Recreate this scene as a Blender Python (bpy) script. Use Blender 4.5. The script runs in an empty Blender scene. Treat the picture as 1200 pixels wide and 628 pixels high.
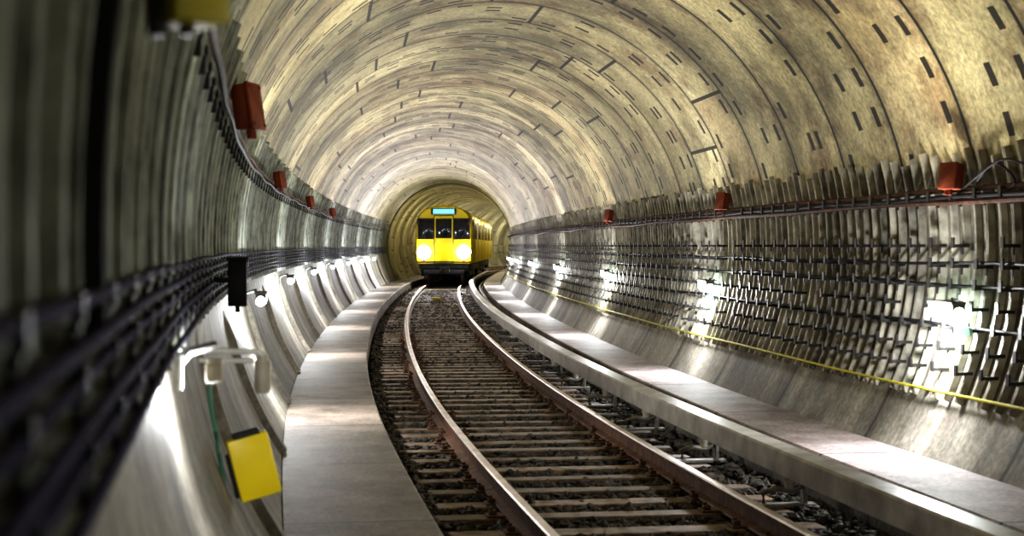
import bpy, bmesh, math, random
import numpy as np
from mathutils import Vector, Matrix
random.seed(4); rng=np.random.default_rng(4)
scene=bpy.context.scene
COL=scene.collection
scene.view_settings.view_transform='Standard'
scene.view_settings.exposure=0.66
try: scene.view_settings.look='High Contrast'
except Exception as e: print('look',e)

# ------------------------------------------------------------ track alignment
kd=[-12,0,11.7,17.2,23.6,32,45.5,60,66,72,92,100,140]
ks=[-.25,-.20,-.146,-.115,-.089,-.072,-.048,-.032,-.012,.012,.020,.06,.42]
YY=np.arange(-12,141,.1); SL=np.interp(YY,kd,ks)
XX=np.concatenate([[0],np.cumsum((SL[1:]+SL[:-1])*.05)]); XX+=-.42-np.interp(20,YY,XX)
SS=np.concatenate([[0],np.cumsum(np.sqrt(1+((SL[1:]+SL[:-1])/2)**2)*.1)])
def X(y): return float(np.interp(y,YY,XX))
def S(y): return float(np.interp(y,YY,SS))
def YofS(s): return float(np.interp(s,SS,YY))
def TH(y): return -math.atan(float(np.interp(y,YY,SL)))
def P(y,off,z):
    t=TH(y); return Vector((X(y)+off*math.cos(t), y+off*math.sin(t), z))
R=2.9; ZC=1.7; TC=.08
def wall_off(side,h,inset=0.0):
    return TC+side*(math.sqrt(max(R*R-h*h,0))-inset)

# ------------------------------------------------------------ node helpers
class NT:
    def __init__(s,name):
        s.m=bpy.data.materials.new(name); s.m.use_nodes=True
        s.t=s.m.node_tree; s.b=s.t.nodes['Principled BSDF']
    def n(s,typ,**k):
        nd=s.t.nodes.new(typ)
        for a,b in k.items(): setattr(nd,a,b)
        return nd
    def l(s,a,b): s.t.links.new(a,b)
    def setin(s,sock,v):
        if isinstance(v,bpy.types.NodeSocket): s.l(v,sock)
        else: sock.default_value=v
    def math(s,op,a,b=None,c=None,clamp=False):
        nd=s.n('ShaderNodeMath',operation=op,use_clamp=clamp)
        s.setin(nd.inputs[0],a)
        if b is not None: s.setin(nd.inputs[1],b)
        if c is not None: s.setin(nd.inputs[2],c)
        return nd.outputs[0]
    def mix(s,f,a,b,mode='MIX'):
        nd=s.n('ShaderNodeMix',data_type='RGBA',blend_type=mode)
        s.setin(nd.inputs[0],f); s.setin(nd.inputs[6],a); s.setin(nd.inputs[7],b)
        return nd.outputs[2]
    def noise(s,vec,scale,detail=4,rough=.55):
        nd=s.n('ShaderNodeTexNoise'); nd.inputs['Scale'].default_value=scale
        nd.inputs['Detail'].default_value=detail; nd.inputs['Roughness'].default_value=rough
        if vec is not None: s.l(vec,nd.inputs['Vector'])
        return nd.outputs[0]
    def ramp(s,f,stops):
        nd=s.n('ShaderNodeValToRGB'); e=nd.color_ramp.elements
        while len(e)<len(stops): e.new(.5)
        for i,(p,c) in enumerate(stops):
            e[i].position=p; e[i].color=(c[0],c[1],c[2],1) if not isinstance(c,(int,float)) else (c,c,c,1)
        s.l(f,nd.inputs[0]); return nd.outputs[0]
    def bump(s,h,strength=.5,dist=.02):
        nd=s.n('ShaderNodeBump'); nd.inputs['Strength'].default_value=strength; nd.inputs['Distance'].default_value=dist
        s.l(h,nd.inputs['Height']); s.l(nd.outputs[0],s.b.inputs['Normal'])
def c4(c): return (c[0],c[1],c[2],1)
def simple(name,c1,c2=None,rough=.6,metal=0.,scale=6,bump=.15,emit=None,es=0,spec=.5,vary=0.):
    m=NT(name)
    tc=m.n('ShaderNodeTexCoord').outputs['Object']
    if vary>0:
        oi=m.n('ShaderNodeObjectInfo').outputs['Random']
        va=m.n('ShaderNodeVectorMath',operation='ADD'); m.l(tc,va.inputs[0])
        cx=m.n('ShaderNodeCombineXYZ'); m.l(m.math('MULTIPLY',oi,30.),cx.inputs[1]); m.l(cx.outputs[0],va.inputs[1]); tc=va.outputs[0]
    f=m.noise(tc,scale)
    if c2 is None: c2=tuple(x*.6 for x in c1)
    col=m.ramp(f,[(.3,c2),(.65,c1)])
    if vary>0:
        k=m.math('MULTIPLY_ADD',oi,vary*2,1-vary); cc=m.n('ShaderNodeCombineColor')
        for i in range(3): m.l(k,cc.inputs[i])
        col=m.mix(1.0,col,cc.outputs[0],'MULTIPLY')
    m.l(col,m.b.inputs['Base Color'])
    m.b.inputs['Roughness'].default_value=rough; m.b.inputs['Metallic'].default_value=metal
    m.b.inputs['Specular IOR Level'].default_value=spec
    if bump>0: m.bump(m.noise(tc,scale*5),bump,.01)
    if emit:
        m.b.inputs['Emission Color'].default_value=c4(emit); m.b.inputs['Emission Strength'].default_value=es
    return m.m

def lining(name,base,light,stain,dark,ring=1.2,seglen=2.1,pockets=True,rough=.6,stainamt=.85,spec=.5,grit0=.62,line=.95,edge0=.45,streak=False,tonev=.45,grime=.7):
    m=NT(name)
    uv=m.n('ShaderNodeUVMap').outputs[0]
    sp=m.n('ShaderNodeSeparateXYZ'); m.l(uv,sp.inputs[0]); u,v=sp.outputs[0],sp.outputs[1]
    rv=m.math('DIVIDE',v,ring); ri=m.math('FLOOR',rv); rf=m.math('FRACT',rv)
    d1=m.math('MULTIPLY',m.math('MINIMUM',rf,m.math('SUBTRACT',1.0,rf)),ring)
    l1=m.math('LESS_THAN',d1,.024)
    wn=m.n('ShaderNodeTexWhiteNoise',noise_dimensions='1D'); m.l(ri,wn.inputs['W']); rnd=wn.outputs['Value']
    su=m.math('ADD',m.math('DIVIDE',u,seglen),m.math('MULTIPLY',rnd,5.0)); sf=m.math('FRACT',su); si=m.math('FLOOR',su)
    d2=m.math('MULTIPLY',m.math('MINIMUM',sf,m.math('SUBTRACT',1.0,sf)),seglen)
    l2=m.math('LESS_THAN',d2,.022)
    lines=m.math('MAXIMUM',l1,l2) if not streak else l1
    cb=m.n('ShaderNodeCombineXYZ'); m.l(si,cb.inputs[0]); m.l(ri,cb.inputs[1])
    w2=m.n('ShaderNodeTexWhiteNoise',noise_dimensions='3D'); m.l(cb.outputs[0],w2.inputs['Vector']); seg=w2.outputs['Value']
    n1=m.noise(uv,.7,4); n2=m.noise(uv,.9,9,.70); n3=m.noise(uv,18,6,.7)
    col=m.ramp(n1,[(.3,base),(.7,light)])
    if not streak: col=m.mix(m.math('MULTIPLY',m.math('GREATER_THAN',seg,.76),.4*tonev/.45),col,c4(stain))
    sm=m.ramp(n2,[(.51,0.),(.62,stainamt)]); col=m.mix(sm,col,c4(stain))
    gm=m.ramp(m.noise(uv,.42,8,.72),[(.41,.22),(.55,1.)]); col=m.mix(grime,col,gm,'MULTIPLY')
    if streak: tone=m.math('MULTIPLY_ADD',rnd,.2,.8)
    else: tone=m.math('ADD',m.math('MULTIPLY_ADD',seg,tonev,1-tonev),m.math('MULTIPLY',rnd,tonev))
    tn=m.n('ShaderNodeCombineColor')
    for i in range(3): m.l(tone,tn.inputs[i])
    col=m.mix(1.0,col,tn.outputs[0],'MULTIPLY')
    if streak:
        sv=m.n('ShaderNodeCombineXYZ'); m.l(m.math('MULTIPLY',u,.35),sv.inputs[0]); m.l(m.math('MULTIPLY',v,3.2),sv.inputs[1])
        st=m.ramp(m.noise(sv.outputs[0],1.6,6,.7),[(.38,.55),(.62,1.2)]); col=m.mix(.8,col,st,'MULTIPLY')
    grit=m.ramp(n3,[(.36,grit0),(.6,1.15)]); col=m.mix(.9,col,grit,'MULTIPLY')
    edge=m.ramp(d1,[(.0,edge0),(.12,1.)]); col=m.mix(.8,col,edge,'MULTIPLY')
    hgt=m.math('MULTIPLY',n3,.15)
    mask=lines
    if pockets:
        cu=m.math('ADD',m.math('DIVIDE',u,.38),m.math('MULTIPLY',rnd,9.0)); ci=m.math('FLOOR',cu); cf=m.math('FRACT',cu)
        cc=m.n('ShaderNodeCombineXYZ'); m.l(ci,cc.inputs[0]); m.l(ri,cc.inputs[1]); cc.inputs[2].default_value=7.3
        w3=m.n('ShaderNodeTexWhiteNoise',noise_dimensions='3D'); m.l(cc.outputs[0],w3.inputs['Vector']); pr=w3.outputs['Value']
        inu=m.math('LESS_THAN',m.math('ABSOLUTE',m.math('SUBTRACT',cf,.5)),.24)
        pos=m.math('MULTIPLY_ADD',m.math('GREATER_THAN',pr,.58),.66,.17)
        hw=.050/ring
        inv=m.math('LESS_THAN',m.math('ABSOLUTE',m.math('SUBTRACT',rf,pos)),hw)
        inv2=m.math('LESS_THAN',m.math('ABSOLUTE',m.math('SUBTRACT',rf,.50)),hw)
        inv3=m.math('LESS_THAN',m.math('ABSOLUTE',m.math('SUBTRACT',rf,.34)),hw)
        on=m.math('GREATER_THAN',pr,.2); on2=m.math('LESS_THAN',pr,.36); on3=m.math('LESS_THAN',pr,.18)
        pk=m.math('MAXIMUM',m.math('MULTIPLY',m.math('MULTIPLY',inu,inv),on),m.math('MULTIPLY',m.math('MULTIPLY',inu,inv2),on2))
        pk=m.math('MAXIMUM',pk,m.math('MULTIPLY',m.math('MULTIPLY',inu,inv3),on3))
        mask=m.math('MAXIMUM',lines,pk)
    col=m.mix(m.math('MULTIPLY',mask,line),col,c4(dark))
    m.l(col,m.b.inputs['Base Color']); m.b.inputs['Roughness'].default_value=rough
    m.b.inputs['Specular IOR Level'].default_value=spec
    m.bump(m.math('SUBTRACT',hgt,mask),.6,.03)
    return m.m

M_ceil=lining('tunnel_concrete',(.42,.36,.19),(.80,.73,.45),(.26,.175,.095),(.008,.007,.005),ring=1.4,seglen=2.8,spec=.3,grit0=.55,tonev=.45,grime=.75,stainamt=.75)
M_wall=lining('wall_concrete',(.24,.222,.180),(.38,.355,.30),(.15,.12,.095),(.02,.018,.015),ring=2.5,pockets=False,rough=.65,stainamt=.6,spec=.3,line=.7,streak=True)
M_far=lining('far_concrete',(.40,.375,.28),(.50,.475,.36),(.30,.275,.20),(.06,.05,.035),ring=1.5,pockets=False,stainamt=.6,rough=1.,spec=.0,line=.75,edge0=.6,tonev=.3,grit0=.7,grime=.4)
def slab(name,a,b,step):
    m=NT(name); uv=m.n('ShaderNodeUVMap').outputs[0]
    sp=m.n('ShaderNodeSeparateXYZ'); m.l(uv,sp.inputs[0])
    f=m.math('FRACT',m.math('DIVIDE',sp.outputs[1],step))
    ln=m.math('LESS_THAN',f,.014)
    n1=m.noise(uv,1.6,9,.75); n3=m.noise(uv,26,5,.7)
    col=m.ramp(n1,[(.38,a),(.60,b)]); col=m.mix(.9,col,m.ramp(n3,[(.34,.5),(.62,1.15)]),'MULTIPLY')
    col=m.mix(m.math('MULTIPLY',ln,.9),col,(.03,.025,.02,1))
    m.l(col,m.b.inputs['Base Color']); m.b.inputs['Roughness'].default_value=.6
    m.bump(m.math('SUBTRACT',m.math('MULTIPLY',n3,.6),ln),.6,.02)
    return m.m
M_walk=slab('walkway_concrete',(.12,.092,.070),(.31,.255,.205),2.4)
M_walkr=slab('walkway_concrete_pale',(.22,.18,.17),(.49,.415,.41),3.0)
M_curb=slab('curb_concrete',(.12,.11,.10),(.26,.24,.22),1.5)
def ballast():
    m=NT('ballast'); tc=m.n('ShaderNodeTexCoord').outputs['Object']
    vo=m.n('ShaderNodeTexVoronoi'); vo.inputs['Scale'].default_value=18; m.l(tc,vo.inputs['Vector'])
    col=m.mix(.75,(.03,.026,.022,1),vo.outputs['Color'],'MULTIPLY')
    m.l(col,m.b.inputs['Base Color']); m.b.inputs['Roughness'].default_value=.9; m.b.inputs['Specular IOR Level'].default_value=.1
    m.bump(vo.outputs['Distance'],1.0,.05); return m.m
M_bal=ballast()
M_stone=simple('ballast_stone',(.12,.105,.09),(.025,.022,.019),.7,scale=3,bump=.2,spec=.3)
M_sleeper=simple('sleeper_wood',(.28,.20,.14),(.05,.036,.026),.5,scale=8,bump=.6,vary=.3)
M_railtop=simple('rail_polished',(.74,.66,.59),(.44,.37,.32),.34,1.0,scale=3,bump=.04)
M_railrust=simple('rail_rust',(.23,.13,.085),(.09,.05,.035),.6,.2,scale=9)
M_steel=simple('galvanised_steel',(.50,.475,.39),(.18,.165,.13),.52,.2,scale=7,vary=.3)
M_steell=simple('olive_steel',(.46,.49,.41),(.16,.17,.145),.55,.05,scale=7,vary=.4)
M_hook=simple('hook_steel',(.05,.047,.044),(.018,.016,.014),.5,.3,scale=20)
M_brk=simple('bracket_steel',(.34,.32,.28),(.14,.125,.11),.5,.3,scale=9)
M_dark=simple('dark_steel',(.05,.047,.05),(.02,.02,.022),.45,.4)
M_cable=simple('cable_black',(.03,.028,.03),(.015,.014,.016),.6,spec=.25)
M_cablep=simple('cable_violet_black',(.030,.024,.065),(.012,.010,.028),.8,spec=.1)
M_cableb=simple('cable_brown',(.14,.075,.05),(.05,.03,.022),.65,scale=12,spec=.2)
M_cabley=simple('cable_yellow',(.50,.45,.05),(.32,.28,.03),.6,bump=0,spec=.2)
M_cableg=simple('cable_green',(.10,.28,.18),None,.4,bump=0)
M_green=simple('sign_green',(.30,.52,.40),(.22,.42,.32),.5,bump=0)
M_red=simple('box_red',(.27,.075,.035),(.13,.03,.018),.65,scale=6,spec=.25)
M_yel=simple('sign_yellow',(.95,.76,.02),(.85,.66,.015),.4,scale=3,bump=.03)
M_yeld=simple('box_yellow_dull',(.46,.40,.03),(.32,.27,.02),.5,scale=3,bump=.03)
M_white=simple('white_enamel',(.75,.74,.70),(.5,.49,.45),.4,bump=.03)
M_beige=simple('beige_enamel',(.50,.46,.36),(.34,.31,.24),.5,bump=.05)
M_hoodd=simple('hood_grey',(.16,.155,.145),(.09,.085,.08),.6,bump=.05)
M_cover=simple('cover_grey',(.46,.44,.41),(.24,.22,.20),.4,scale=4)
M_train=simple('train_yellow',(1.0,.80,.02),(.95,.72,.015),.4,scale=2,bump=.02)
M_roof=simple('train_roof',(.85,.70,.06),(.55,.45,.05),.5,scale=2,bump=.05)
M_glass=simple('dark_glass',(.02,.025,.03),(.012,.012,.015),.12,bump=0)
M_glass2=simple('side_glass',(.10,.09,.05),(.07,.06,.04),.6,bump=0,spec=.1)
M_frame=simple('window_frame',(.03,.03,.03),None,.4,bump=0)
M_lamp=simple('lamp_glass_lit',(1,1,1),(1,1,1),.4,bump=0,emit=(.80,1.,.98),es=40)
M_head=simple('headlight_lit',(1,1,1),(1,1,1),.4,bump=0,emit=(1,1,.97),es=30)
M_disp=simple('display_lit',(.05,.25,.45),(.05,.25,.45),.4,bump=0,emit=(.20,.66,.95),es=.8)
M_redl=simple('tail_light',(.3,.02,.02),None,.3,bump=0)

# ------------------------------------------------------------ object helpers
def link(o,parent=None):
    COL.objects.link(o)
    if parent is not None: o.parent=parent
    return o
def top(o,label,cat,group=None,kind=None):
    o['label']=label; o['category']=cat
    if group: o['group']=group
    if kind: o['kind']=kind
    return o
def empty(name,loc,rot=0):
    o=bpy.data.objects.new(name,None); o.empty_display_size=.1; COL.objects.link(o)
    o.location=loc; o.rotation_euler=(0,0,rot); return o
def mesh_from(name,verts,faces,mats,smooth=False,uvs=None,mi=None):
    me=bpy.data.meshes.new(name); me.from_pydata([tuple(v) for v in verts],[],faces)
    for m in (mats if isinstance(mats,(list,tuple)) else [mats]): me.materials.append(m)
    if mi: me.polygons.foreach_set('material_index',mi)
    if smooth: me.polygons.foreach_set('use_smooth',[True]*len(me.polygons))
    if uvs is not None:
        ul=me.uv_layers.new(name='UVMap')
        for p in me.polygons:
            for li in p.loop_indices: ul.data[li].uv=uvs[me.loops[li].vertex_index]
    me.update(); return me
class B:
    """part builder"""
    def __init__(s): s.bm=bmesh.new()
    def box(s,cx,cy,cz,sx,sy,sz,bev=0,rot=None,taper=1.):
        r=bmesh.ops.create_cube(s.bm,size=1); vs=r['verts']
        for v in vs:
            k=taper if v.co.z>0 else 1
            v.co=Vector((v.co.x*sx*k,v.co.y*sy*k,v.co.z*sz))
        if bev>0:
            es=list({e for v in vs for e in v.link_edges})
            g=bmesh.ops.bevel(s.bm,geom=es,offset=bev,segments=2,affect='EDGES',profile=.5)
            vs=[v for v in g['verts']]
            vs=list({v for f in g['faces'] for v in f.verts}|set(vs))
            seen=set(vs); st=list(vs)
            while st:
                v=st.pop()
                for e in v.link_edges:
                    o=e.other_vert(v)
                    if o not in seen: seen.add(o); st.append(o)
            vs=list(seen)
        M=Matrix.Translation((cx,cy,cz))@(rot if rot else Matrix.Identity(4))
        bmesh.ops.transform(s.bm,matrix=M,verts=vs); return s
    def cyl(s,cx,cy,cz,r,h,axis='Z',seg=16,r2=None):
        g=bmesh.ops.create_cone(s.bm,cap_ends=True,segments=seg,radius1=r,radius2=r if r2 is None else r2,depth=h)
        rot={'Z':Matrix.Identity(4),'X':Matrix.Rotation(math.pi/2,4,'Y'),'Y':Matrix.Rotation(math.pi/2,4,'X')}[axis]
        bmesh.ops.transform(s.bm,matrix=Matrix.Translation((cx,cy,cz))@rot,verts=g['verts']); return s
    def tube(s,pts,r,seg=8):
        pts=[Vector(p) for p in pts]; rings=[]
        for i,p in enumerate(pts):
            t=(pts[min(i+1,len(pts)-1)]-pts[max(i-1,0)]).normalized()
            a=t.cross(Vector((0,0,1)));
            if a.length<.05: a=t.cross(Vector((0,1,0)))
            a.normalize(); b=t.cross(a).normalized()
            rings.append([s.bm.verts.new(p+a*r*math.cos(k*2*math.pi/seg)+b*r*math.sin(k*2*math.pi/seg)) for k in range(seg)])
        for i in range(len(rings)-1):
            for k in range(seg):
                s.bm.faces.new((rings[i][k],rings[i][(k+1)%seg],rings[i+1][(k+1)%seg],rings[i+1][k]))
        s.bm.faces.new(rings[0]); s.bm.faces.new(rings[-1]); return s
    def mesh(s,name,mat,smooth=False):
        bmesh.ops.recalc_face_normals(s.bm,faces=s.bm.faces[:])
        me=bpy.data.meshes.new(name); s.bm.to_mesh(me); s.bm.free()
        for m in (mat if isinstance(mat,(list,tuple)) else [mat]): me.materials.append(m)
        if smooth:
            me.polygons.foreach_set('use_smooth',[True]*len(me.polygons))
            try: me.set_sharp_from_angle(angle=math.radians(35))
            except Exception: pass
        return me
def O(name,me,parent=None,loc=(0,0,0),rot=(0,0,0)):
    o=bpy.data.objects.new(name,me); link(o,parent); o.location=loc; o.rotation_euler=rot; return o

def sweep(name,prof,y0,y1,mats,step=.5,closed=True,smooth=False,mi=None,caps=True):
    n=len(prof); ys=list(np.arange(y0,y1,step))+[y1]
    cum=[0]
    for i in range(1,n+1):
        a=prof[i-1]; b=prof[i%n]; cum.append(cum[-1]+math.hypot(a[0]-b[0],a[1]-b[1]))
    verts=[];uvs=[];faces=[];fm=[]
    cols=n+1 if closed else n
    for y in ys:
        for j in range(cols):
            o,z=prof[j%n]; verts.append(P(y,o,z)); uvs.append((cum[j],S(y)))
    for i in range(len(ys)-1):
        for j in range(cols-1):
            a=i*cols+j; faces.append((a,a+1,a+cols+1,a+cols)); fm.append(mi[j] if mi else 0)
    if closed and caps:
        faces.append(tuple(range(n-1,-1,-1))); fm.append(0)
        e=(len(ys)-1)*cols; faces.append(tuple(e+j for j in range(n))); fm.append(0)
    me=mesh_from(name,verts,faces,mats,smooth,uvs,fm)
    return O(name,me)
def path_tube(name,y0,y1,fn,r,mat,step=.3,seg=8):
    ys=list(np.arange(y0,y1,step))+[y1]
    b=B(); b.tube([P(y,*fn(y)) for y in ys],r,seg)
    return O(name,b.mesh(name,mat,True))

# ------------------------------------------------------------ tunnel shell
def arc(a0,a1,rad,n): return [(TC+rad*math.cos(math.radians(a0+(a1-a0)*i/n)),ZC+rad*math.sin(math.radians(a0+(a1-a0)*i/n))) for i in range(n+1)]
YP=71.0
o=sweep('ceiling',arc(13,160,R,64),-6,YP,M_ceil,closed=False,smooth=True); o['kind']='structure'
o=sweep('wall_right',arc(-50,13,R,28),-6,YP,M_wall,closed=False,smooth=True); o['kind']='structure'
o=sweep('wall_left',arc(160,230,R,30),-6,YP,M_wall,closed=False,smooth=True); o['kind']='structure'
RF=2.87
o=sweep('ceiling',arc(0,180,RF,56),YP,138,M_far,closed=False,smooth=True); o['kind']='structure'
o=sweep('wall_right',arc(-50,0,RF,20),YP,138,M_far,closed=False,smooth=True); o['kind']='structure'
o=sweep('wall_left',arc(180,230,RF,20),YP,138,M_far,closed=False,smooth=True); o['kind']='structure'
A=arc(-50,230,R+.1,90); Bq=arc(-50,230,RF,90)
vs=[P(YP,*p) for p in A]+[P(YP,*p) for p in Bq]; n=len(A)
me=mesh_from('trim_1',vs,[(i,i+1,n+i+1,n+i) for i in range(n-1)],M_far,False,[(0,.5)]*len(vs)); o=O('trim_1',me); o['kind']='structure'
for nm,yy in (('wall_back',-6),('wall_front',138)):
    pts=arc(0,360,R+.1,60)[:-1]
    me=mesh_from(nm,[P(yy,*p) for p in pts],[tuple(range(len(pts)))],M_wall,False,[(p[0],p[1]) for p in pts]); o=O(nm,me); o['kind']='structure'
o=sweep('floor',[(-2.2,-.22),(-1.3,-.215),(0,-.205),(1.3,-.215),(2.3,-.22)],-6,138,M_bal,closed=False); o['kind']='structure'
def shade_ridge(y,w,t,idx):  # raised ridge added to the left wall to shade gaps between lamp pools
    a0=math.radians(180+9.8); a1=math.radians(180+33.4); n=10; vs=[];fs=[];uv=[]
    for i in range(n+1):
        a=a0+(a1-a0)*i/n
        for dy,dr in ((-w/2-.05,-.01),(-w/2,t),(w/2,t),(w/2+.05,-.01)):
            rr=R-dr*(min(1,i/1.5) if dr>0 else 1)
            vs.append(P(y+dy,TC+rr*math.cos(a),ZC+rr*math.sin(a))); uv.append((i*.12,S(y)+dy+.6))
    for i in range(n):
        for j in range(3): k=i*4+j; fs.append((k,k+1,k+5,k+4))
    o=O('trim_%d'%idx,mesh_from('trim_%d'%idx,vs,fs,M_wall,False,uv)); o['kind']='structure'
idx=2; yv=8.4
while yv<66: shade_ridge(yv,.20,.05,idx); idx+=1; yv+=3.75

WZ=.10
wl=wall_off(-1,WZ-ZC); wr=wall_off(1,WZ-ZC)
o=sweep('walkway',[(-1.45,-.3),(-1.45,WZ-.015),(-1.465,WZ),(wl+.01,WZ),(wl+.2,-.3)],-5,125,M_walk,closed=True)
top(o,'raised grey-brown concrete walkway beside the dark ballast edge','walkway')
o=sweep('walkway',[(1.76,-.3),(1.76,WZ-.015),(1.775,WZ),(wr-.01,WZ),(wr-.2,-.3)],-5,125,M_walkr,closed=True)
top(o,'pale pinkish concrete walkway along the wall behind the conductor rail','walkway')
o=sweep('curb',[(1.56,-.3),(1.56,-.01),(1.57,.0),(1.62,.0),(1.62,-.3)],-5,125,M_curb,closed=True)
top(o,'low dark concrete curb behind the conductor rail','curb')
o=path_tube('pipe',-5,110,lambda y:(1.69,-.09),.04,M_cableb,.6); top(o,'rusty brown pipe in the trough beside the walkway','pipe')

# ------------------------------------------------------------ rails
prof=[(-.034,-.012),(-.026,0),(.026,0),(.034,-.012),(.032,-.042),(.009,-.055),(.009,-.125),(.065,-.138),(.07,-.152),(-.07,-.152),(-.065,-.138),(-.009,-.125),(-.009,-.055),(-.032,-.042)]
mi=[0,0,0,1,1,1,1,1,1,1,1,1,1,1]
for sx in (-1,1):
    c=sx*.7535
    o=sweep('rail',[(c+a,b) for a,b in prof],-5,125,[M_railtop,M_railrust],closed=True,mi=mi)
    top(o,'steel running rail with polished top and rusty sides','rail','running rails')
sls=[]
for q in range(3):
    b=B(); b.box(0,0,-.235,2.5,(.21,.24,.19)[q],.16,.014); me=b.mesh('sleeper',M_sleeper)
    for v in me.vertices:
        v.co.x+=.02*math.sin(v.co.y*40+q); v.co.y+=.008*math.sin(v.co.x*9+q*2)
    sls.append(me)
b=B(); b.box(0,0,-.146,.3,.15,.012,.003)
for q in (-1,1):
    b.box(q*.105,0,-.125,.05,.07,.035,.008); b.cyl(q*.115,0,-.105,.016,.03,'Z',6)
fa=b.mesh('rail_fastener',M_railrust)
s=S(5.0)
sleeper_y=[]
while True:
    y=YofS(s+random.uniform(-.025,.025))
    if y>73: break
    sleeper_y.append(y)
    o=O('sleeper',random.choice(sls),None,P(y,random.uniform(-.05,.05),random.uniform(-.012,.004)),(0,0,TH(y)+random.uniform(-.02,.02)))
    top(o,'weathered brown-grey sleeper lying in dark ballast','railway sleeper','sleepers under the track')
    if y<32:
        for q in (-.7535,.7535):
            O('rail_fastener',fa,o,(q,0,0))
    s+=.57
ico=bmesh.new(); bmesh.ops.create_icosphere(ico,subdivisions=1,radius=1); iv=np.array([v.co[:] for v in ico.verts]); ifc=np.array([[v.index for v in f.verts] for f in ico.faces]); ico.free()
V=[];F=[];k=0
sy=np.array([S(y) for y in sleeper_y])
while k<22000:
    y=6.5+58*random.random()**1.5; off=random.uniform(-1.40,1.51)
    s_=S(y); dd=abs(sy-s_).min()
    if abs(off)<1.27 and dd<.125 and random.random()<.94: continue
    zb=-.190 if abs(off)<1.25 else -.17
    if abs(abs(off)-.7535)<.09: zb=-.2
    r=random.uniform(.020,.040)*(1 if y<35 else 1.3)
    A_=rng.normal(0,.22,(12,1))+1; sc=np.array([random.uniform(.7,1.3),random.uniform(.7,1.3),random.uniform(.55,.95)])*r
    p=P(y,off,zb+random.uniform(-.01,.022))
    vv=iv*np.clip(A_,.6,1.4)*sc; an=random.random()*6.28; ca,sa=math.cos(an),math.sin(an)
    vv=np.stack([vv[:,0]*ca-vv[:,1]*sa,vv[:,0]*sa+vv[:,1]*ca,vv[:,2]],1)+np.array(p[:])
    V.append(vv); F.append(ifc+12*k); k+=1
me=bpy.data.meshes.new('ballast_stones'); me.from_pydata(np.concatenate(V).tolist(),[],np.concatenate(F).tolist()); me.materials.append(M_stone)
o=O('ballast_stones',me); top(o,'dark crushed stone ballast between the sleepers','gravel',kind='stuff')

# ------------------------------------------------------------ conductor rail
root=empty('conductor_rail',P(8,1.25,0)); top(root,'grey covered conductor rail running beside the track','conductor rail')
def par_keep(o,r):
    bpy.context.view_layer.update(); o.parent=r; o.matrix_parent_inverse=r.matrix_world.inverted()
c=1.25; dz=.05
o=sweep('rail_cover',[(c-.095,.03+dz),(c-.09,.185+dz),(c-.075,.20+dz),(c+.075,.205+dz),(c+.09,.19+dz),(c+.09,.08+dz),(c+.078,.08+dz),(c+.078,.175+dz),(c-.078,.17+dz),(c-.083,.03+dz)],-4,90,M_cover); par_keep(o,root)
o=sweep('contact_rail',[(c-.035,.04+dz),(c-.035,.06+dz),(c-.01,.07+dz),(c-.01,.13+dz),(c-.045,.14+dz),(c-.045,.155+dz),(c+.045,.155+dz),(c+.045,.14+dz),(c+.01,.13+dz),(c+.01,.07+dz),(c+.035,.06+dz),(c+.035,.04+dz)],-4,90,M_dark); par_keep(o,root)
b=B(); b.box(-.02,0,-.15,.42,.12,.025,.005)
b.tube([(-.18,0,-.14),(-.20,0,-.06),(-.1,0,-.03),(.02,0,-.05),(.08,0,-.02),(.11,0,.08),(.11,0,.2)],.024,8)
b.box(.11,0,.03,.03,.09,.36,.006)
br=b.mesh('conductor_rail_bracket',M_brk)
b=B(); b.cyl(.05,0,.03,.045,.03,'Z',12); b.cyl(.05,0,.06,.035,.03,'Z',12); b.cyl(.05,0,.0,.035,.06,'Z',12); ins=b.mesh('insulator',M_beige,True)
y=6.2
while y<70:
    o=O('conductor_rail_bracket',br,None,P(y,c,0),(0,0,TH(y))); top(o,'steel bracket holding the conductor rail above ballast','rail bracket','conductor rail brackets')
    O('insulator',ins,o,(-.05,0,0)); y+=2.28

# ------------------------------------------------------------ wall mounting rails and racks
def rib(side,h1,h0,w=.036,t=.055):
    bm=bmesh.new(); n=12; a1=math.asin(h1/R); a0=math.asin(h0/R); rings=[]
    pr=[(-w/2,0),(-w/2,t),(-w/2+.01,t),(-w/2+.01,.012),(w/2-.01,.012),(w/2-.01,t),(w/2,t),(w/2,0)]
    for i in range(n+1):
        a=a0+(a1-a0)*i/n
        rings.append([bm.verts.new((side*((R-.002-d)*math.cos(a)-R),yy,(R-.002-d)*math.sin(a))) for yy,d in pr])
    m=len(pr)
    for i in range(n):
        for j in range(m): bm.faces.new((rings[i][j],rings[i][(j+1)%m],rings[i+1][(j+1)%m],rings[i+1][j]))
    bm.faces.new(rings[0]); bm.faces.new(rings[-1])
    bmesh.ops.recalc_face_normals(bm,faces=bm.faces[:])
    return bm
def hookgeom(b,x,z,side,L=.15,k=1.0):
    b.box(x-side*(L/2+.02),0,z,L,.034*k,.018*k,0)
    b.box(x-side*(L+.018),0,z+.025,.014,.034*k,.06*k,0)
    b.box(x-side*.06,0,z-.035,.03,.022*k,.06,0)
HR=[.0,-.16,-.32,-.48,-.64,-.80,-.96]; HL=[-.10,-.19,-.28]
def bm_mesh(bm,name,mat):
    me=bpy.data.meshes.new(name); bm.to_mesh(me); bm.free(); me.materials.append(mat); return me
spec={1:(.76,-1.20,HR,.42,M_steel),-1:(1.12,-.38,HL,.75,M_steell)}
hookme={}
for side in (1,-1):
    b=B(); hookgeom(b,0,0,side,.13 if side==1 else .06,1.35 if side==1 else .6); hookme[side]=b.mesh('hook',M_hook if side==1 else M_dark)
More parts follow.
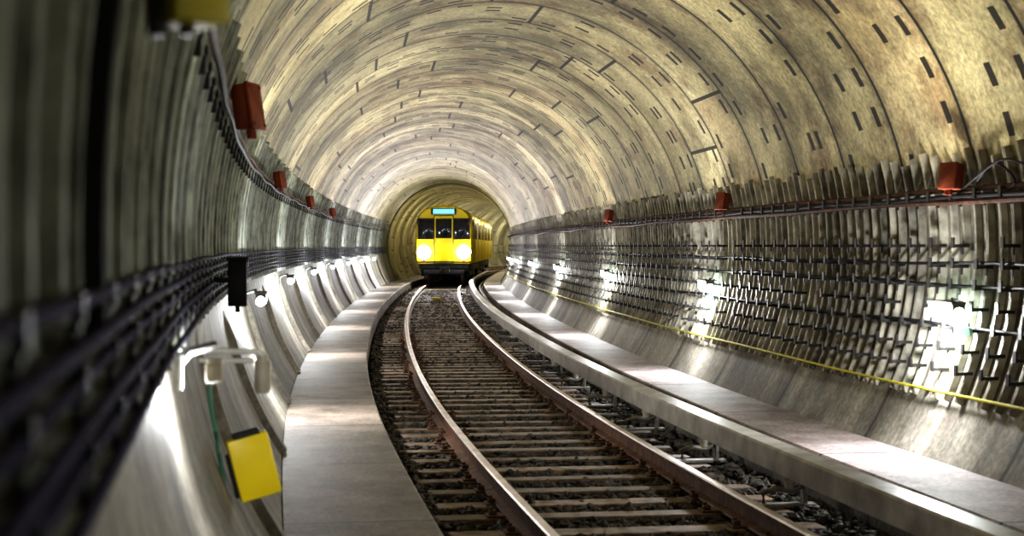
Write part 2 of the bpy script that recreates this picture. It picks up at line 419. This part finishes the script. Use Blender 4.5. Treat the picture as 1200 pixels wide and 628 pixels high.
for side in (1,-1):
    h1,h0,H,hc,MS=spec[side]
    wr_=.028 if side==1 else .036
    plain=bm_mesh(rib(side,h1,h0,wr_),'mounting_rail',MS)
    short=bm_mesh(rib(side,h1-.08,h0+.06,wr_),'mounting_rail',MS)
    rackm=bm_mesh(rib(side,h1-.03,h0,wr_+.008,.06),'cable_rack',MS)
    bb=B(); bb.bm.free(); bb.bm=rib(side,h1-.03,h0,wr_+.008,.06)
    nf=len(bb.bm.faces)
    for h in H+[hc-.05]:
        hookgeom(bb,side*(math.sqrt(R*R-h*h)-R),h,side,.13 if side==1 else .06,1.3 if side==1 else .6)
    bb.bm.faces.ensure_lookup_table()
    for f in bb.bm.faces[nf:]: f.material_index=1
    fullm=bb.mesh('cable_rack',[MS,M_hook])
    y=8.6 if side==1 else 1.3; i=0
    ymax=68
    while y<ymax:
        loc=P(y,TC+side*R,ZC); rot=(0,0,TH(y))
        if i%2==0:
            near=y<(34 if side==1 else 24)
            o=O('cable_rack',rackm if near else fullm,None,loc,rot)
            top(o,'curved steel cable rack with rows of hooks on the concrete wall','cable rack','cable racks on the tunnel walls')
            if near:
                for h in H+[hc-.05]:
                    if side==1 and random.random()<.06: continue
                    O('hook',hookme[side],o,(side*(math.sqrt(R*R-h*h)-R),0,h))
        else:
            o=O('mounting_rail',plain if i%4==1 else short,None,loc,rot)
            top(o,'plain curved steel mounting channel on the concrete wall','mounting channel','mounting channels on the tunnel walls')
        y+=.21 if side==1 else .27; i+=1

# ------------------------------------------------------------ cables
def cab(side,h,inset,r,mat,label,y0,y1=110,amp=.012,fr=1.0,ph=0.):
    f=lambda y:(wall_off(side,h,inset)+ .3*amp*math.sin(y*2.3*fr+ph), ZC+h+amp*math.sin(y*1.7*fr+ph)+amp*.6*math.sin(y*.71+ph*2))
    o=path_tube('cable',y0,y1,f,r,mat); top(o,label,'cable','cables along the tunnel walls'); return o
Lb='black cable carried on wall hooks along the tunnel'
cab(1,.43,.10,.022,M_cableb,'rust-brown cable strung along the wall channels',7,70,.006,1,.3)
cab(1,.38,.13,.018,M_cable,Lb,7,70,.006,1.3,1.3)
cab(1,.345,.09,.024,M_cableb,'rust-brown cable strung along the wall channels',7,70,.006,.8,2.3)
for i,h in enumerate((-.14,-.30,-.62)): cab(1,h,.10,.012,M_cable,Lb,7,70,.008,1.1,i*1.7)
cab(1,-1.12,.08,.012,M_cabley,'yellow cable clipped low on the wall',7,70,.006,.5,.5)
cab(-1,.77,.09,.018,M_cableb,'rust-brown cable strung along the wall channels',1,70,.010,1.6,.3)
cab(-1,.72,.11,.014,M_cable,Lb,1,70,.010,1.2,1.1)
for i,h in enumerate((-.07,-.12,-.17,-.22,-.265,-.31)): cab(-1,h,.075+.008*(i%2),.011 if i!=2 else .009,M_cablep,'dark violet-black cable on wall hooks',1,70,.003,1.,i*1.3)

# ------------------------------------------------------------ red boxes
b=B(); b.box(0,0,0,.08,.17,.20,.012); b.cyl(0,0,-.115,.016,.05,'Z',10); b.cyl(0,.04,-.115,.016,.05,'Z',10); rb=b.mesh('junction_box',M_red,True)
b=B(); b.box(0,0,0,.02,.18,.21,.006); 
for a in (-1,1):
    for c_ in (-1,1): b.cyl(0,a*.07,c_*.085,.008,.03,'X',8)
rl=b.mesh('lid',M_red,True)
for side,ys,h in ((1,(11.4,18.1,26.8),.53),(-1,(9.3,19,28.2,37),.80)):
    for y in ys:
        o=O('junction_box',rb,None,P(y,wall_off(side,h,.17),ZC+h),(0,side*.15,TH(y)+side*.35))
        if y==9.3: o.scale=(1.2,1.2,1.3)
        top(o,'dull rusty red metal junction box on the cable line','junction box','red junction boxes')
        O('lid',rl,o,(-side*.045,0,0))

# ------------------------------------------------------------ lamps and far fill lights
def light(name,loc,power,color,parent=None,rad=.07,spot=None,aim=None,blend=.8):
    l=bpy.data.lights.new(name,'SPOT' if spot else 'POINT'); l.energy=power; l.color=color; l.shadow_soft_size=rad
    if spot: l.spot_size=math.radians(spot); l.spot_blend=blend
    o=bpy.data.objects.new(name,l); COL.objects.link(o); o.location=loc
    if parent: o.parent=parent
    if aim: o.rotation_euler=Vector(aim).to_track_quat('-Z','Y').to_euler()
    return o
lm={}
for side in (1,-1):
    L=.46 if side==1 else .20
    b=B(); b.box(-side*.16,0,.065,.12,L,.025,.008); b.box(-side*.16,-L/2+.01,.03,.1,.02,.07,.004); b.box(-side*.16,L/2-.01,.03,.1,.02,.07,.004); hood=b.mesh('hood',M_hoodd,True)
    b=B(); b.tube([(0,0,.03),(-side*.03,0,.065),(-side*.12,0,.09)],.014); b.box(-side*.0,0,0,.015,.08,.12,.003); arm=b.mesh('bracket',M_hoodd)
    rr=.048
    b=B(); b.cyl(-side*.16,0,-.01,rr,L-.03,'Y',14); b.cyl(-side*.16,L/2-.01,-.01,rr*.9,.02,'Y',14); b.cyl(-side*.16,-L/2+.01,-.01,rr*.9,.02,'Y',14); gl=b.mesh('lamp_tube',M_lamp,True)
    lm[side]=(hood,arm,gl)
b=B(); b.box(.11,0,.03,.05,.18,.012,.004); b.box(.11,-.09,.0,.05,.010,.06,.003); b.box(.11,.09,.0,.05,.010,.06,.003); b.box(.135,0,.0,.008,.18,.06,.003); hoodc=b.mesh('hood',M_beige,True)
b=B(); b.cyl(.11,0,.0,.016,.15,'Y',14); b.cyl(.11,.07,.0,.018,.02,'Y',14); glc=b.mesh('lamp_tube',M_lamp,True)
for side,ys in ((1,(-3.5,3.6,11.4,18.8,27.0,35.4,44.0,52.5,60.6)),(-1,(5.6,14.6,22.6,30.1,37.6,45.1,52.6,60.1))):
    for y in ys:
        h=-.5
        near0=(side==-1 and y<9)
        if near0: h=-.42
        r=empty('tunnel_lamp',P(y,wall_off(side,h,.06),ZC+h),TH(y))
        top(r,'lit wall lamp with beige hood on the concrete wall' if near0 else 'lit wall lamp with grey hood on the concrete wall','wall lamp','tunnel wall lamps')
        for nm,me in zip(('hood','bracket','lamp_tube'),lm[side] if not near0 else (hoodc,arm,glc)): O(nm,me,r)
        k=1.0 if y>5 else .75
        light('lamp_light',(-side*(.32 if not near0 else .06),0,-.05),(50 if side==1 else (20 if near0 else 46))*k,(.95,.96,1),r,.08)
        if y>5: light('lamp_downlight',(-side*.28,0,-.12),(60 if side==1 else (22 if near0 else 66))*k,(.98,.96,1),r,.08,110,(-side*.30,0,-1),.9)
        cc=(1,.93,.78) if y<17 else ((1,.94,.88) if y<31 else (.86,.80,1))
        up=140 if y<24 else (185 if y<42 else 215)
        if near0: up=110
        light('lamp_uplight',(-side*.33,0,.10),up*k,cc,r,.1,150,(-side*.75,0,.66))
        if side==1 and 10<y<40:
            b=B(); b.box(0,0,0,.012,.17,.07,.003); b.box(.02,-.06,0,.03,.012,.04); b.box(.02,.06,0,.03,.012,.04)
            g=O('marker_plate',b.mesh('marker_plate',M_green),None,P(y-.3,wall_off(1,-.62,.2),ZC-.64),(0,-.25,TH(y)+.3)); top(g,'small plain pale green plate below a wall lamp','sign plate','green plates below the lamps')
for i,y in enumerate(np.arange(72.5,128,3.6)):  # fill lights without fixtures, added to brighten the far tunnel evenly
    for sx in (-1,1):
        light('far_fill_light',P(y,sx*1.5+.08,2.9),(24 if y<86 else 30),(1,.93,.68),None,.4)
    
# ------------------------------------------------------------ near wall clutter (blurred side)
b=B(); b.box(0,0,0,.19,.05,.29,.012); yb=b.mesh('box_body',M_yel,True)
r=empty('marker_box',(-1.17,6.95,.70)); r.rotation_euler=(0,math.radians(-14),math.radians(18))
top(r,'small tilted bright yellow box hung on the lower wall','box')
O('box_body',yb,r)
b=B(); b.box(-.0,0,.155,.12,.055,.025,.004); b.box(-.1,.02,-.02,.02,.05,.2,.004); O('clamp',b.mesh('clamp',M_dark),r)
b=B(); b.tube([(-.10,.06,.40),(-.115,.05,.30),(-.125,.0,.2),(-.135,.02,.1),(-.145,.04,-.1),(-.125,.04,-.25),(-.08,.02,-.38),(-.02,.02,-.48)],.011); O('wire',b.mesh('wire',M_cableg,True),r)
yy=2.9; r=empty('marker_box',P(yy,wall_off(-1,.40,.17),ZC+.405),TH(yy)+.5); top(r,'dull yellow metal box above the dark wall channels','box')
b=B(); b.box(0,0,0,.10,.11,.12,.010); O('box_body',b.mesh('box_body',M_yeld,True),r)
b=B(); b.box(-.05,0,0,.02,.04,.16,.003); b.cyl(0,0,-.06,.012,.03); O('bracket',b.mesh('bracket',M_dark),r)
for yy,h0,h1,w,t in ((2.75,-.15,1.0,.045,.08),):
    o=O('cable_duct',bm_mesh(rib(-1,h1,h0,w,t),'cable_duct',M_cable),None,P(yy+.0,TC-R,ZC),(0,0,TH(yy))); top(o,'dark vertical cable duct on the channelled wall','cable duct')
b=B(); b.box(0,0,0,.11,.12,.27,.01); b.box(0,0,.145,.13,.14,.02,.004); b.cyl(0,0,-.15,.015,.04); b.box(-.08,0,.02,.10,.03,.03,.003)
o=O('relay_box',b.mesh('relay_box',M_cable,True),None,P(9.4,wall_off(-1,-.22,.22),ZC-.22),(0,0,TH(9))); top(o,'black relay box hanging from the wall cables','relay box')
r=empty('pipe_bracket',P(7.3,wall_off(-1,-.45,.06),ZC-.47),TH(7.3)); top(r,'white bent pipe bracket with small beige canister','pipe bracket')
b=B(); b.tube([(0,0,.12),(0,-.02,.02),(.03,-.02,0),(.26,-.02,-.005),(.29,-.02,-.03)],.014); b.tube([(0,-.02,-.04),(.24,-.02,-.045)],.012); O('pipe',b.mesh('pipe',M_white,True),r)
b=B(); b.cyl(.28,-.02,-.11,.036,.13,'Z',16); b.cyl(.28,-.02,-.035,.026,.03,'Z',16); b.cyl(.28,-.02,-.18,.03,.02,'Z',16); O('canister',b.mesh('canister',M_beige,True),r)
def loop(pts,r,mat,lab):
    P_=[Vector(p) for p in pts]; out=[]
    for i in range(len(P_)-1):
        p0=P_[max(i-1,0)];p1=P_[i];p2=P_[i+1];p3=P_[min(i+2,len(P_)-1)]
        for k in range(8):
            t=k/8; out.append(.5*((2*p1)+(-p0+p2)*t+(2*p0-5*p1+4*p2-p3)*t*t+(-p0+3*p1-3*p2+p3)*t**3))
    out.append(P_[-1]); b=B(); b.tube(out,r); o=O('cable_loop',b.mesh('cable_loop',mat,True)); top(o,lab,'cable'); return o
def wp(y,side,h,ins): return P(y,wall_off(side,h,ins),ZC+h)
loop([wp(11.2,1,.45,.1),wp(11.0,1,.52,.13),wp(10.8,1,.6,.12),wp(10.6,1,.55,.12),wp(10.5,1,.45,.12),wp(10.7,1,.38,.12)],.01,M_cable,'thin black cable curled above the cable line')
loop([wp(11.5,1,.4,.1),wp(11.1,1,.5,.14),wp(10.6,1,.62,.12),wp(10.1,1,.5,.12),wp(9.8,1,.4,.12)],.01,M_cable,'thin black cable curled above the cable line')
b=B(); b.box(0,0,0,.26,.4,.07,.02,taper=.85); b.box(0,0,-.07,.34,.16,.06,.005)
o=O('track_magnet',b.mesh('track_magnet',M_yeld,True),None,P(52,.0,-.08),(0,0,TH(52))); top(o,'dull yellow track magnet between the rails','track magnet')

# ------------------------------------------------------------ train
T0=67.0
train=empty('subway_train',P(T0,0,0),TH(T0+7)); top(train,'yellow subway train with two lit headlights standing on the rails','train')
half=[(1.19,.92),(1.23,1.25),(1.235,1.9),(1.23,2.55),(1.18,2.85),(1.06,3.10),(.84,3.29),(.5,3.41),(0,3.46)]
full=half+[(-a,z) for a,z in reversed(half[:-1])]
def carbody(L,parent,ox,oy,rz):
    verts=[];faces=[];mi=[]
    secs=[(0,.955,.985),(.06,.985,.996),(.16,1,1),(L-.16,1,1),(L,.96,.985)]
    for y,kx,kz in secs:
        for a,z in full: verts.append((a*kx,y,.92+(z-.92)*kz))
    n=len(full)
    for i in range(len(secs)-1):
        for j in range(n):
            faces.append((i*n+j,i*n+(j+1)%n,(i+1)*n+(j+1)%n,(i+1)*n+j)); mi.append(1 if (4<=j<=n-6) else 0)
    faces.append(tuple(range(n))); mi.append(0); faces.append(tuple((len(secs)-1)*n+j for j in range(n-1,-1,-1))); mi.append(0)
    me=mesh_from('car_body',verts,faces,[M_train,M_roof],False,None,mi)
    try: me.polygons.foreach_set('use_smooth',[len(p.vertices)==4 for p in me.polygons]); me.set_sharp_from_angle(angle=math.radians(30))
    except Exception: pass
    return O('car_body',me,parent,(ox,oy,0),(0,0,rz))
car=carbody(15.5,train,0,0,0)
yb_=T0+16.0
p2=P(yb_,0,0); inv=Matrix.LocRotScale(train.location,train.rotation_euler.to_quaternion(),None).inverted(); q=inv@p2
car2=carbody(15.5,train,q.x,q.y,TH(yb_+7)-TH(T0+7))
b=B()
for i in range(8): b.box(0,15.5+.06*i,2.1,2.1-.1*(i%2),.05,2.2-.1*(i%2))
O('gangway_bellows',b.mesh('gangway_bellows',M_frame),train)
def panel(name,x,z,w,h,y,t,mat,parent,bev=.02):
    b=B(); b.box(x,y,z,w,t,h,min(bev,t*.45)); return O(name,b.mesh(name,mat,True),parent)
def frame(name,x,z,w,h,y,t,fw,mat,parent):
    b=B(); b.box(x,y,z+h/2,w+fw,t,fw,.006); b.box(x,y,z-h/2,w+fw,t,fw,.006); b.box(x-w/2,y,z,fw,t,h,.006); b.box(x+w/2,y,z,fw,t,h,.006)
    return O(name,b.mesh(name,mat,True),parent)
for sx in (-1,1):
    panel('windshield',sx*.785,2.44,.64,.86,-.015,.03,M_glass,car); frame('windshield_frame',sx*.785,2.44,.66,.88,-.02,.04,.045,M_frame,car)
    b=B(); b.tube([(sx*.73,-.05,1.97),(sx*.87,-.06,2.2),(sx*.94,-.055,2.5)],.014); O('wiper',b.mesh('wiper',M_frame,True),car)
    b=B(); b.cyl(0,.01,0,.31,.05,'Y',24); O('headlight_rim',b.mesh('headlight_rim',M_white,True),car,(sx*.87,-.02,1.42))
    b=B(); b.cyl(0,0,0,.295,.04,'Y',24); b.cyl(0,-.03,0,.24,.03,'Y',24); O('headlight',b.mesh('headlight',M_head,True),car,(sx*.87,-.065,1.42))
    b=B(); b.cyl(0,0,0,.05,.05,'Y',16); O('tail_light',b.mesh('tail_light',M_redl,True),car,(sx*.87,-.03,1.04))
    b=B(); b.tube([(sx*.43,-.03,1.35),(sx*.43,-.08,1.4),(sx*.43,-.08,2.0),(sx*.43,-.03,2.05)],.018); O('handrail',b.mesh('handrail',M_steel,True),car)
    b=B(); b.box(sx*1.1,-.14,2.75,.1,.05,.22,.01); b.box(sx*1.12,-.07,2.8,.1,.12,.02); O('mirror',b.mesh('mirror',M_frame,True),car)
    light('headlight_glow',(sx*.87,-.35,1.42),16,(1,.98,.92),car,.12)
door=panel('front_door',0,1.98,.82,2.06,-.012,.03,M_train,car,.01)
panel('door_window',0,2.46,.70,.86,-.03,.02,M_glass,door); frame('door_frame',0,1.98,.83,2.08,-.02,.03,.03,M_frame,door)
b=B(); b.box(.3,-.06,1.85,.03,.04,.16,.005); O('door_handle',b.mesh('door_handle',M_steel,True),door)
panel('display_housing',0,3.2,1.1,.26,-.03,.08,M_frame,car,.02); panel('destination_display',0,3.2,.92,.2,-.075,.02,M_disp,car)
panel('trim_stripe',0,1.0,2.35,.06,-.02,.04,M_frame,car,.01)
b=B(); b.box(0,.25,.80,2.15,.3,.22,.03); b.box(0,0.05,.55,1.8,.14,.22,.03); b.box(-.8,.1,.36,.14,.12,.25,.02); b.box(.8,.1,.36,.14,.12,.25,.02); O('buffer_beam',b.mesh('buffer_beam',M_dark,True),train)
b=B(); b.cyl(0,-.05,.62,.09,.5,'Y',14); b.box(0,-.32,.62,.34,.16,.30,.03); b.cyl(-.08,-.42,.62,.06,.06,'Y',12,r2=.02); b.tube([(.22,-.0,.8),(.26,-.2,.55),(.28,-.05,.38),(.3,.2,.6)],.02); O('coupler',b.mesh('coupler',M_hook,True),train)
bog=B()
bog.box(-1.02,0,.45,.1,2.6,.18,.02); bog.box(1.02,0,.45,.1,2.6,.18,.02); bog.box(0,0,.5,2.1,.4,.2,.02)
for yy in (-.95,.95): bog.cyl(0,yy,.43,.07,1.9,'X',12)
bogm=bog.mesh('bogie',M_dark,True)
b=B(); b.cyl(0,0,0,.43,.12,'X',28); b.cyl(0,0,0,.455,.03,'X',28); whm=b.mesh('wheel',M_railrust,True)
for cr in (car,car2):
    for yb2 in (2.4,13.1):
        g=O('bogie',bogm,cr,(0,yb2,0))
        for sx in (-1,1):
            for yy in (-.95,.95): O('wheel',whm,g,(sx*.7535,yy,.435))
    b=B(); b.box(0,7.7,.7,2.1,14,.3,.03); b.box(-.7,7.7,.45,.6,3,.35,.04); b.box(.7,7.7,.45,.6,3,.35,.04); O('underframe',b.mesh('underframe',M_dark,True),cr)
    for sx in (-1,1):
        for yd in (2.6,7.7,12.8):
            d=panel('side_door',0,0,.03,1.95,0,1.3,M_train,cr,.01); d.location=(sx*1.235,yd,1.95)
            for q in (-.32,.32):
                w=panel('door_window',0,0,.03,.75,0,.46,M_glass2,d,.01); w.location=(sx*.012,q,.45)
            f_=panel('door_seam',0,0,.034,1.93,0,.03,M_frame,d,.005); f_.location=(sx*.006,0,0)
        for yw in (.95,4.5,5.9,9.5,10.9,14.5):
            w=panel('side_window',0,0,.03,.75,0,.9 if yw not in(.95,14.5) else .6,M_glass2,cr,.01); w.location=(sx*1.235,yw,2.38)
for sx in (-1,1):
    l=bpy.data.lights.new('headlight_beam','SPOT'); l.energy=260; l.spot_size=math.radians(36); l.spot_blend=.7; l.color=(.90,.90,1); l.shadow_soft_size=.12
    lo=bpy.data.objects.new('headlight_beam',l); COL.objects.link(lo); lo.parent=car; lo.location=(sx*.87,-.2,1.42); lo.rotation_euler=(math.radians(89),0,math.radians(180))

# ------------------------------------------------------------ world + camera
w=bpy.data.worlds.new('World'); scene.world=w; w.use_nodes=True
w.node_tree.nodes['Background'].inputs[0].default_value=(.02,.02,.025,1); w.node_tree.nodes['Background'].inputs[1].default_value=.1
cd=bpy.data.cameras.new('Camera'); cd.lens=54; cd.sensor_width=36; cd.clip_start=.05; cd.clip_end=400
cam=bpy.data.objects.new('Camera',cd); COL.objects.link(cam); cam.location=(0,0,1.7)
cam.rotation_euler=(math.radians(90)-math.atan(26/1800),0,0)
cd.dof.use_dof=True; cd.dof.focus_distance=24; cd.dof.aperture_fstop=3.0
scene.camera=cam
